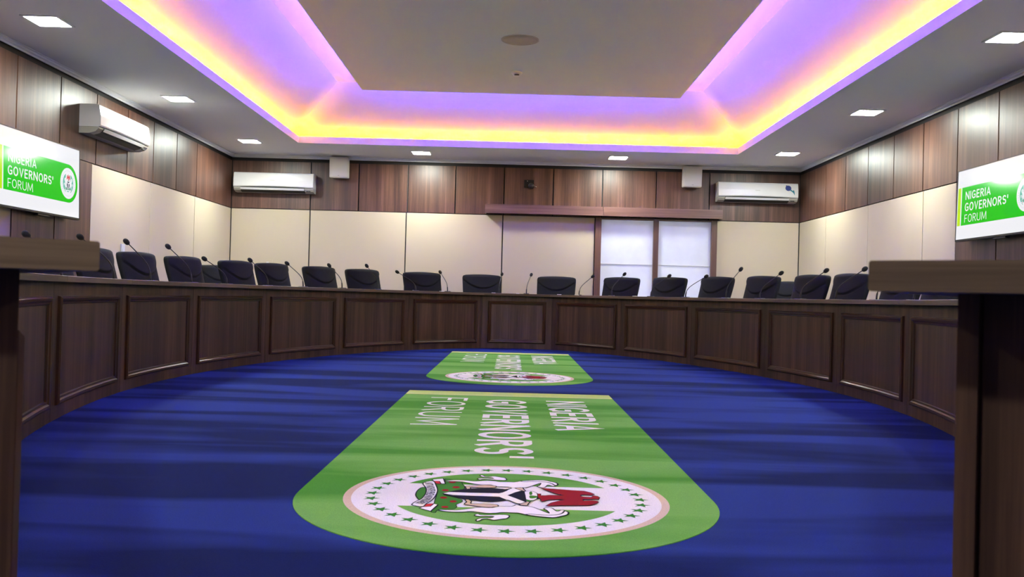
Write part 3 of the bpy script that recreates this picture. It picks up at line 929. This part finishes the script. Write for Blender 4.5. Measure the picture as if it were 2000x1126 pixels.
EMBLEM={
 'horse':[(0.231,-0.22),(0.231,-0.197),(0.23,-0.163),(0.217,-0.139),(0.201,-0.115),(0.183,-0.084),(0.186,-0.048),(0.162,-0.028),(0.157,0.018),(0.131,0.034),(0.147,0.049),(0.151,0.068),(0.163,0.09),(0.203,0.115),(0.24,0.139),(0.199,0.133),(0.178,0.124),(0.163,0.139),(0.17,0.153),(0.211,0.166),(0.19,0.182),(0.2,0.192),(0.223,0.203),(0.253,0.197),(0.27,0.181),(0.293,0.157),(0.293,0.13),(0.282,0.094),(0.267,0.064),(0.246,0.041),(0.245,0.023),(0.244,-0.014),(0.254,-0.03),(0.26,-0.063),(0.25,-0.088),(0.242,-0.113),(0.252,-0.139),(0.255,-0.17),(0.251,-0.195),(0.241,-0.212)],
 'foreleg':[(0.13,0.044),(0.112,0.055),(0.093,0.069),(0.089,0.08),(0.118,0.074),(0.145,0.07),(0.144,0.06),(0.139,0.047)],
 'hindleg':[(0.082,-0.141),(0.072,-0.13),(0.102,-0.118),(0.134,-0.118),(0.132,-0.084),(0.133,-0.056),(0.137,-0.042),(0.144,-0.029),(0.166,-0.028),(0.18,-0.057),(0.176,-0.084),(0.158,-0.117),(0.146,-0.14),(0.112,-0.134)],
 'tail':[(0.288,-0.1),(0.273,-0.089),(0.286,-0.078),(0.282,-0.043),(0.276,-0.022),(0.277,0.003),(0.293,0.011),(0.32,0.003),(0.327,-0.008),(0.346,-0.037),(0.332,-0.058),(0.337,-0.073),(0.354,-0.079),(0.364,-0.09),(0.346,-0.092),(0.325,-0.077),(0.322,-0.051),(0.304,-0.039),(0.299,-0.052),(0.302,-0.081),(0.297,-0.096)],
 'mane':[(0.223,0.203),(0.253,0.197),(0.27,0.181),(0.293,0.157),(0.293,0.13),(0.282,0.094),(0.267,0.064),(0.258,0.08),(0.266,0.113),(0.264,0.149),(0.253,0.169),(0.232,0.183),(0.204,0.192)],
 'shield':[(-0.007,-0.222),(-0.042,-0.199),(-0.076,-0.164),(-0.099,-0.119),(-0.115,-0.055),(-0.1,-0.005),(-0.105,0.003),(-0.127,0.023),(-0.124,0.037),(-0.106,0.05),(-0.084,0.061),(-0.026,0.064),(0.099,0.067),(0.122,0.047),(0.111,0.032),(0.08,0.013),(0.057,-0.004),(0.075,-0.003),(0.098,-0.05),(0.091,-0.085),(0.074,-0.138),(0.034,-0.184),(0.012,-0.213)],
 'pall':[(-0.007,-0.222),(-0.03,-0.203),(-0.027,-0.125),(-0.03,-0.026),(-0.048,-0.012),(-0.084,0.005),(-0.087,0.003),(-0.127,0.023),(-0.11,0.039),(-0.086,0.054),(-0.056,0.031),(-0.002,0.003),(0.048,0.036),(0.095,0.064),(0.118,0.047),(0.109,0.032),(0.076,0.013),(0.059,-0.004),(0.022,-0.025),(0.019,-0.123),(0.015,-0.186)],
 'eagle':[(-0.135,0.124),(-0.123,0.187),(-0.111,0.239),(-0.106,0.278),(-0.081,0.302),(-0.055,0.313),(-0.041,0.303),(-0.047,0.279),(-0.04,0.263),(-0.012,0.262),(-0.007,0.298),(-0.032,0.306),(-0.025,0.321),(-0.004,0.327),(0.032,0.319),(0.02,0.315),(0.024,0.297),(0.031,0.265),(0.053,0.265),(0.045,0.295),(0.05,0.312),(0.066,0.316),(0.088,0.306),(0.115,0.285),(0.123,0.25),(0.131,0.174),(0.144,0.132),(0.093,0.153),(0.067,0.177),(0.047,0.2),(0.04,0.179),(0.049,0.149),(0.076,0.127),(0.072,0.117),(0.047,0.118),(0.022,0.109),(-0.04,0.109),(-0.041,0.121),(-0.014,0.12),(-0.015,0.138),(-0.023,0.152),(-0.023,0.202),(-0.048,0.175),(-0.082,0.153),(-0.11,0.137)],
 'wreath':[(-0.071,0.064),(-0.084,0.084),(-0.066,0.102),(-0.04,0.109),(0.022,0.107),(0.05,0.1),(0.078,0.084),(0.088,0.069),(0.053,0.067),(-0.017,0.065)],
 'wreath_a':[(-0.064,0.081),(-0.074,0.09),(-0.029,0.091),(-0.019,0.082)],
 'wreath_b':[(-0.01,0.082),(-0.004,0.106),(0.023,0.104),(0.034,0.082)],
 'wreath_c':[(0.052,0.069),(0.064,0.081),(0.062,0.094),(0.081,0.08),(0.082,0.07)],
 'ground':[(-0.274,-0.234),(-0.242,-0.193),(-0.235,-0.173),(-0.181,-0.163),(-0.138,-0.153),(-0.094,-0.156),(-0.052,-0.19),(-0.007,-0.222),(0.034,-0.184),(0.068,-0.154),(0.106,-0.15),(0.145,-0.167),(0.181,-0.163),(0.214,-0.176),(0.223,-0.22),(0.265,-0.227),(0.246,-0.242),(0.159,-0.226),(0.132,-0.242),(-0.041,-0.245),(-0.16,-0.263),(-0.171,-0.245),(-0.182,-0.229)],
 'flower0':[(-0.214,-0.19),(-0.2,-0.193),(-0.193,-0.202),(-0.198,-0.212),(-0.211,-0.217),(-0.225,-0.214),(-0.232,-0.205),(-0.227,-0.195)],
 'flower1':[(-0.127,-0.171),(-0.113,-0.174),(-0.107,-0.184),(-0.111,-0.193),(-0.123,-0.198),(-0.137,-0.195),(-0.143,-0.186),(-0.139,-0.176)],
 'flower2':[(-0.071,-0.206),(-0.058,-0.209),(-0.052,-0.217),(-0.056,-0.227),(-0.068,-0.232),(-0.081,-0.229),(-0.087,-0.22),(-0.083,-0.21)],
 'flower3':[(0.047,-0.204),(0.059,-0.206),(0.065,-0.215),(0.061,-0.224),(0.05,-0.229),(0.038,-0.226),(0.032,-0.217),(0.036,-0.208)],
 'flower4':[(0.101,-0.168),(0.112,-0.171),(0.118,-0.179),(0.114,-0.188),(0.103,-0.192),(0.092,-0.19),(0.086,-0.181),(0.09,-0.172)],
 'flower5':[(0.184,-0.19),(0.195,-0.192),(0.2,-0.2),(0.197,-0.209),(0.187,-0.214),(0.176,-0.211),(0.17,-0.203),(0.174,-0.194)],
 'bump':[(-0.103,-0.293),(-0.101,-0.308),(-0.049,-0.317),(0.017,-0.316),(0.063,-0.306),(0.092,-0.294),(0.053,-0.285),(-0.036,-0.283)],
 'ribbon':[(-0.181,-0.31),(-0.103,-0.293),(-0.053,-0.286),(0.013,-0.284),(0.084,-0.291),(0.116,-0.303),(0.158,-0.313),(0.176,-0.307),(0.19,-0.275),(0.145,-0.266),(0.095,-0.253),(0.024,-0.246),(-0.058,-0.246),(-0.134,-0.257),(-0.217,-0.276)],
 'ribbon_red_far':[(-0.22,-0.274),(-0.22,-0.253),(-0.176,-0.243),(-0.173,-0.26)],
 'ribbon_red_near':[(0.19,-0.272),(0.151,-0.266),(0.143,-0.242),(0.185,-0.25)],
 'ribbon_tip_far':[(-0.244,-0.282),(-0.25,-0.279),(-0.273,-0.242),(-0.178,-0.227),(-0.176,-0.243),(-0.22,-0.253),(-0.22,-0.274)],
 'ribbon_tip_near':[(0.212,-0.283),(0.192,-0.275),(0.185,-0.25),(0.143,-0.242),(0.156,-0.227),(0.25,-0.243)],
 'motto_path':[(-0.183,-0.293),(-0.113,-0.279),(-0.038,-0.268),(0.043,-0.268),(0.113,-0.276),(0.158,-0.294)],
}


def smooth_poly(pts, n=3):
    out = []
    m_ = len(pts)
    for i in range(m_):
        p0, p1, p2, p3 = (Vector(pts[(i + k - 1) % m_]) for k in range(4))
        for j in range(n):
            t = j / n
            out.append(tuple(.5 * ((2 * p1) + (p2 - p0) * t + (2 * p0 - 5 * p1 + 4 * p2 - p3) * t * t + (3 * p1 - p0 - 3 * p2 + p3) * t ** 3)))
    return out

def coat_of_arms(parent, fn, mats, scale=1.0, detail=True):
    """Shield, supporters, bird, mound and motto ribbon; mats: white, dark, green, red, bright red, beige."""
    b = MB()
    W, D, GR, R, BR, BE = range(6)
    h = [0.0]
    def P(key, mat, line=.0045, mirror=False, sm=True):
        pts = EMBLEM[key]
        if mirror: pts = [(-(p[0] - .01), p[1] - .012) for p in pts]
        if sm: pts = smooth_poly(pts)
        pts = [(p[0] * scale, p[1] * scale) for p in pts]
        h[0] += .00008
        add_poly(b, pts, fn, h[0], mat)
        if line and detail:
            h[0] += .00004
            add_stroke(b, pts, line * scale, fn, h[0], D)
    P('ground', GR, .003)
    for k in range(6): P('flower%d' % k, R, 0)
    P('bump', GR)
    P('ribbon_tip_far', W, sm=False); P('ribbon_tip_near', W, sm=False)
    P('ribbon_red_far', BR, .002, sm=False); P('ribbon_red_near', BR, .002, sm=False)
    P('ribbon', W)
    for mir in (True, False):
        P('tail', W, mirror=mir); P('horse', W, mirror=mir)
        P('mane', W, .006, mirror=mir); P('hindleg', BE, mirror=mir)
    P('wreath', W, .003); P('wreath_a', GR, 0); P('wreath_b', GR, 0); P('wreath_c', GR, 0)
    P('shield', D, .004, sm=False); P('pall', W, 0, sm=False)
    for mir in (True, False): P('foreleg', BE, mirror=mir)
    P('eagle', R, .003, sm=False)
    if detail:
        path = [Vector(p) for p in EMBLEM['motto_path']]
        seg = [0.0]
        for a, c in zip(path, path[1:]): seg.append(seg[-1] + (c - a).length)
        pts, fs = text_mesh('UNITY AND FAITH, PEACE AND PROGRESS', .02)
        vs = []
        for x, y in pts:
            d = x * seg[-1]
            i = max(k for k in range(len(path) - 1) if seg[k] <= d + 1e-9)
            t = (path[i + 1] - path[i]).normalized()
            q = path[i] + t * (d - seg[i]) + Vector((-t.y, t.x)) * (y - .5) * .034
            vs.append(fn(q.x * scale, q.y * scale, h[0] + .00012))
        b.add(vs, fs, D)
    return b.build('coat_of_arms', mats, parent)

# ------------------------------------------------------------------ green rugs
def make_rug(yc, label):
    """yc: y of the emblem's centre.  Logo x runs towards the camera (-y), logo y to the right (+x)."""
    root = tag(empty('logo_rug', (0, yc, 0)), label, 'rug', 'green logo rugs on the blue carpet')
    def fn(p, q, h=0.0): return (q, -p, .0028 + h)
    R, FAR, YB_ = .727, -3.41, -3.15
    arc = [(R * math.sin(math.pi * k / 48), -R * math.cos(math.pi * k / 48)) for k in range(49)]
    b = MB(); b.prism([(c, -a) for a, c in [(YB_, -R)] + arc + [(YB_, R)]], .0, .0028)
    b.build('green_field', MAT['rug_green'], root)
    b = MB(); b.prism([(-R, -FAR), (R, -FAR), (R, -YB_ + .012), (-R, -YB_ + .012)], 0, .0028)
    b.build('yellow_band', MAT['rug_yellow'], root)
    b = MB(); b.prism([(-R, -YB_ + .012), (R, -YB_ + .012), (R, -YB_), (-R, -YB_)], 0, .0022)
    b.build('dark_seam', MAT['rug_dark'], root)
    f2 = lambda p, q, h=0.0: fn(p, q, .0006 + h)
    text_part('lettering', 'NIGERIA', .18, MAT['rug_white'], root, -2.95, -1.60, .25, .505, f2)
    text_part('lettering', "GOVERNORS'", .18, MAT['rug_white'], root, -2.93, -.75, -.15, .115, f2)
    text_part('lettering', 'FORUM', .115, MAT['rug_white'], root, -2.99, -1.68, -.53, -.28, f2)
    b = MB(); add_poly(b, circle(.563, 96), fn, .0003, 0)
    disc = b.build('emblem_border', MAT['rug_tan'], root)
    b = MB(); add_poly(b, circle(.536, 96), fn, .0006, 0)
    b.build('emblem_disc', MAT['rug_white'], disc)
    b = MB()
    for sg in (-1, 1):
        a0 = math.acos(.178 / .402)
        seg = [(sg * .402 * math.cos(-a0 + 2 * a0 * k / 40), .402 * math.sin(-a0 + 2 * a0 * k / 40)) for k in range(41)]
        add_poly(b, seg, fn, .0009, 0)
    b.build('green_segments', MAT['rug_green'], disc)
    b = MB()
    for k in range(36):
        an = 2 * math.pi * k / 36
        c = (.468 * math.cos(an), .468 * math.sin(an))
        st = []
        for j in range(10):
            r = .031 if j % 2 == 0 else .013
            st.append((c[0] + r * math.sin(math.pi * j / 5), c[1] + r * math.cos(math.pi * j / 5)))
        add_poly(b, st, fn, .0009, 0)
    b.build('star_ring', MAT['rug_star'], disc)
    coat_of_arms(disc, lambda p, q, h=0.0: fn(p, q, .0012 + h), [MAT['rug_cream'], MAT['rug_dark'], MAT['rug_leaf'], MAT['rug_red'], MAT['rug_bright_red'], MAT['rug_beige']])
make_rug(3.142, 'large green rug with white lettering and round emblem, nearest the camera')
make_rug(7.845, 'green rug with white lettering and round emblem at the far end of the carpet')

# ------------------------------------------------------------------ wall televisions
def make_tv(name_label, origin, xdir):
    """origin: lower left corner of the display seen from the room; xdir: reading direction along the wall."""
    xd = Vector(xdir); zd = Vector((0, 0, 1)); nd = xd.cross(zd)        # nd points into the room
    Wd, Hd = 1.385, .655
    root = tag(empty('wall_television', origin), name_label, 'television')
    root.rotation_euler = Matrix.Rotation(math.radians(1.35), 3, -xd).to_euler()
    def fn(x, z, h=0.0): return tuple(xd * x + zd * z + nd * h)
    def blk(name, mat, x0, x1, z0, z1, h0, h1, parent, bev=.0):
        bm = bmesh.new(); bmesh.ops.create_cube(bm, size=1)
        mt = Matrix((xd, nd, zd)).transposed()
        for v in bm.verts:
            v.co = mt @ Vector(((x0 + x1) / 2 + v.co.x * (x1 - x0), (h0 + h1) / 2 + v.co.y * (h1 - h0), (z0 + z1) / 2 + v.co.z * (z1 - z0)))
        bmesh.ops.recalc_face_normals(bm, faces=bm.faces[:])
        if bev: bmesh.ops.bevel(bm, geom=bm.edges[:], offset=bev, segments=2, affect='EDGES')
        b = MB(); b.from_bm(bm); return b.build(name, mat, parent)
    blk('back_housing', MAT['bezel'], .0, Wd, .0, Hd, -.050, -.004, root, .008)
    blk('wall_bracket', MAT['black_metal'], .35, Wd - .35, .15, Hd - .15, -.0985, -.052, root)
    f = .010
    for nm, (x0, x1, z0, z1) in (('bezel', (-f, 0, -f - .008, Hd + f)), ('bezel', (Wd, Wd + f, -f - .008, Hd + f)), ('bezel', (0, Wd, Hd, Hd + f)), ('bezel', (0, Wd, -f - .008, 0))):
        blk(nm, MAT['bezel'], x0, x1, z0, z1, -.045, .004, root, .002)
    blk('control_box', MAT['bezel'], Wd * .47, Wd * .62, -.034, -.019, -.045, -.008, root, .002)
    b = MB(); b.add([fn(0, 0), fn(Wd, 0), fn(Wd, Hd), fn(0, Hd)], [[0, 1, 2, 3]])
    scr = b.build('screen', MAT['scr_white'], root)
    z0, z1 = .130, .492
    b = MB(); add_poly(b, [(.012, z0), (.068, z0), (.068, z1), (.012, z1)], fn, .0004, 0)
    b.build('yellow_band', MAT['scr_yellow'], scr)
    R = (z1 - z0) / 2; xe = 1.352 - R; zc = (z0 + z1) / 2
    arc = [(xe + R * math.sin(math.pi * k / 40), zc - R * math.cos(math.pi * k / 40)) for k in range(41)]
    b = MB(); add_poly(b, [(.085, z0)] + arc + [(.085, z1)], fn, .0004, 0)
    b.build('green_banner', MAT['scr_green'], scr)
    f2 = lambda x, z, h=0.0: fn(x, z, .0008 + h)
    text_part('lettering', 'NIGERIA', .18, MAT['scr_white'], scr, .155, .60, z1 - .122, z1 - .045, f2)
    text_part('lettering', "GOVERNORS'", .18, MAT['scr_white'], scr, .150, .89, z1 - .231, z1 - .152, f2)
    text_part('lettering', 'FORUM', .115, MAT['scr_white'], scr, .150, .545, z1 - .337, z1 - .262, f2)
    ec = (xe - .004, zc)
    b = MB(); add_poly(b, circle(.146, 64, ec), fn, .0008, 0)
    b.build('emblem_disc', MAT['scr_white'], scr)
    b = MB()
    for sg in (-1, 1):
        a0 = math.acos(.045 / .098)
        add_poly(b, [(ec[0] + sg * .098 * math.cos(-a0 + 2 * a0 * k / 30), ec[1] + .098 * math.sin(-a0 + 2 * a0 * k / 30)) for k in range(31)], fn, .0010, 0)
    for k in range(36):
        an = 2 * math.pi * k / 36
        add_poly(b, circle(.0035, 5, (ec[0] + .120 * math.cos(an), ec[1] + .120 * math.sin(an))), fn, .0010, 0)
    b.build('emblem_green', MAT['scr_teal'], scr)
    coat_of_arms(scr, lambda p, q, h=0.0: fn(ec[0] + p, ec[1] + q, .0012 + h), [MAT['scr_white'], MAT['scr_dark'], MAT['scr_teal'], MAT['scr_red'], MAT['scr_red'], MAT['scr_white']], scale=.255, detail=False)

make_tv('lit television on the left wall, white screen with green banner, emblem shown whole', (XL + .10, 7.325, 1.355), (0, 1, 0))
make_tv('lit wall television on the right wood bay, its emblem cut by the picture edge', (XR - .10, 8.645, 1.365), (0, -1, 0))

# ------------------------------------------------------------------ wall air conditioners
def make_ac(label, loc, rz, W=1.20, H=.29, sticker=False):
    """local x along the wall, -y into the room, z up from the unit's lower edge"""
    root = tag(empty('air_conditioner', loc, rz), label, 'air conditioner', 'white split air conditioners on the walls')
    D = .215
    n = 24
    def shell(name, mat, prof, bulge):
        b = MB(); vs, fs = [], []
        for k in range(n + 1):
            q = 2 * k / n - 1
            for j, (y, z) in enumerate(prof):
                vs.append((W * k / n, y, z + bulge.get(j, 0) * (1 - q * q)))
        m_ = len(prof)
        for k in range(n):
            for j in range(m_):
                j2 = (j + 1) % m_
                fs.append([k * m_ + j, k * m_ + j2, (k + 1) * m_ + j2, (k + 1) * m_ + j])
        fs.append(list(range(m_ - 1, -1, -1))); fs.append([n * m_ + j for j in range(m_)])
        b.add(vs, fs, 0)
        return b.build(name, mat, root)
    shell('body', MAT['ac_white'], [(0, .066), (-.19, .066), (-.206, .070), (-D, .082), (-D + .001, .18), (-D + .018, .275), (-D + .034, H), (0, H)], {1: .014, 2: .014, 3: .012})
    shell('lower_housing', MAT['ac_grey'], [(0, 0), (-.10, 0), (-.165, .020), (-.192, .050), (-.196, .064), (0, .064)], {})
    b = MB()
    b.add([(.10, -.1005, -.0012), (W - .13, -.1005, -.0012), (W - .13, -.1665, .0185), (.10, -.1665, .0185), (W - .13, -.1950, .0495), (.10, -.1950, .0495), (W - .13, -.1985, .078), (.10, -.1985, .078)],
          [[0, 1, 2, 3], [3, 2, 4, 5], [5, 4, 6, 7]], 0)
    b.build('air_outlet', MAT['ac_dark'], root)
    b = MB()
    vs, fs = [], []
    for k in range(13):
        x = .105 + (W - .24) * k / 12
        for y, z in ((-.214, .058), (-.196, .030), (-.191, .033), (-.208, .061)):
            vs.append((x, y, z))
    for k in range(12):
        for j in range(4):
            fs.append([k * 4 + j, k * 4 + (j + 1) % 4, k * 4 + 4 + (j + 1) % 4, k * 4 + 4 + j])
    fs += [[3, 2, 1, 0], [48, 49, 50, 51]]
    b.add(vs, fs); b.build('louvre', MAT['ac_white'], root)
    b = MB(); b.box(W - .105, W - .045, -.178, -.160, .018, .030); b.build('receiver_window', MAT['ac_dark'], root)
    b = MB(); b.box(W * .46, W * .52, -D - .0006, -D + .004, .170, .176); b.build('badge', MAT['ac_grey'], root)
    if sticker:
        b = MB()
        fn = lambda x, z, h=0: (x, -D - .001 + max(0, (z - .18)) * .18 - h, z)
        add_poly(b, [(1.05 + .045 * math.cos(t * .4), .215 + .042 * math.sin(t * .4) - .0) for t in range(16)], fn, 0, 0)
        add_poly(b, [(1.01, .252), (1.03, .262), (1.04, .245), (1.022, .240)], fn, .0004, 0)
        add_poly(b, [(1.085, .20), (1.115, .175), (1.13, .19), (1.142, .165), (1.146, .11), (1.125, .145), (1.10, .165), (1.075, .18)], fn, .0004, 1)
        b.build('sticker', [MAT['sticker'], MAT['sticker_teal']], root)
make_ac('white air conditioner high on the back wall, in the left corner', (-4.24, YB, 2.19), 0)
make_ac('white air conditioner with a blue butterfly sticker, right end of the back wall', (3.075, YB, 2.235), 0, sticker=True)
make_ac('white air conditioner on the left side wall near the television', (XL, 8.86, 2.215), math.radians(90))

# ------------------------------------------------------------------ box speakers at the top of the back wall
def make_speaker(label, x):
    root = tag(empty('wall_speaker', (x, YB - .06, 2.595)), label, 'speaker', 'white box speakers at the top of the back wall')
    root.rotation_euler = (math.radians(3), 0, 0)
    b = MB()
    prof = [(-.14, -.16), (-.14, .0), (-.10, .09), (.10, .09), (.14, .0), (.14, -.16)]
    b2 = bmesh.new()
    lo = [b2.verts.new((p[0], p[1], -.155)) for p in prof]; hi = [b2.verts.new((p[0], p[1], .155)) for p in prof]
    b2.faces.new(lo[::-1]); b2.faces.new(hi)
    for k in range(6): b2.faces.new((lo[k], lo[(k + 1) % 6], hi[(k + 1) % 6], hi[k]))
    bmesh.ops.recalc_face_normals(b2, faces=b2.faces[:])
    bmesh.ops.bevel(b2, geom=b2.edges[:], offset=.008, segments=2, affect='EDGES')
    for v in b2.verts: v.co.y = v.co.y * .8
    b.from_bm(b2); b.build('cabinet', MAT['speaker'], root)
    box('grille', MAT['speaker'], root, -.128, .128, -.137, -.1275, -.142, .142, .003)
    box('badge', MAT['ac_grey'], root, -.012, .012, -.139, -.136, -.125, -.117)
    box('bracket', MAT['black_metal'], root, -.03, .03, .06, .075, -.05, .05)
make_speaker('pale box speaker under the ceiling, right of the left air conditioner', -2.665)
make_speaker('pale box speaker under the ceiling, left of the stickered air conditioner', 2.685)

# black bracket with a bare plug, where a camera once hung
o = tag(empty('camera_bracket', (.225, YB, 2.44)), 'small black metal bracket with a loose plug on the back wall wood', 'bracket')
box('back_plate', MAT['black_metal'], o, -.082, .068, -.006, 0, -.06, .06, .001)
b = MB(); b.lathe([(.044, .0), (.044, .02), (.036, .04), (.018, .052), (.001, .055)], seg=18)
d = b.build('mount_dome', MAT['mic'], o); d.rotation_euler = (math.radians(75), 0, 0); d.location = (.025, -.006, -.035)
b = MB(); b.tube([(.06, -.03, -.035), (.085, -.035, -.042), (.11, -.035, -.052)], .006, 8); b.build('loose_plug', MAT['chrome'], o)
b = MB(); b.lathe([(.007, 0), (.007, .004), (.001, .006)], seg=10); d = b.build('screw', MAT['chrome'], o); d.rotation_euler = (math.radians(90), 0, 0); d.location = (-.032, -.006, .04)

# wall sockets
o = tag(empty('wall_socket', (XL + .002, 9.92, 1.105)), 'small white socket on the left wall above the first full chair', 'wall socket')
box('plate', MAT['socket'], o, 0, .012, -.045, .045, -.07, .07, .003); box('rocker', MAT['ac_white'], o, .012, .016, -.018, .018, -.02, .02, .001)
o = tag(empty('wall_socket', (-3.744, YB + .002, 1.125)), 'small pale socket on the back wall behind the left chairs', 'wall socket')
box('plate', MAT['cream'], o, -.07, .07, -.012, 0, -.03, .05, .003); box('rocker', MAT['socket'], o, -.018, .018, -.016, -.012, -.015, .02, .001)
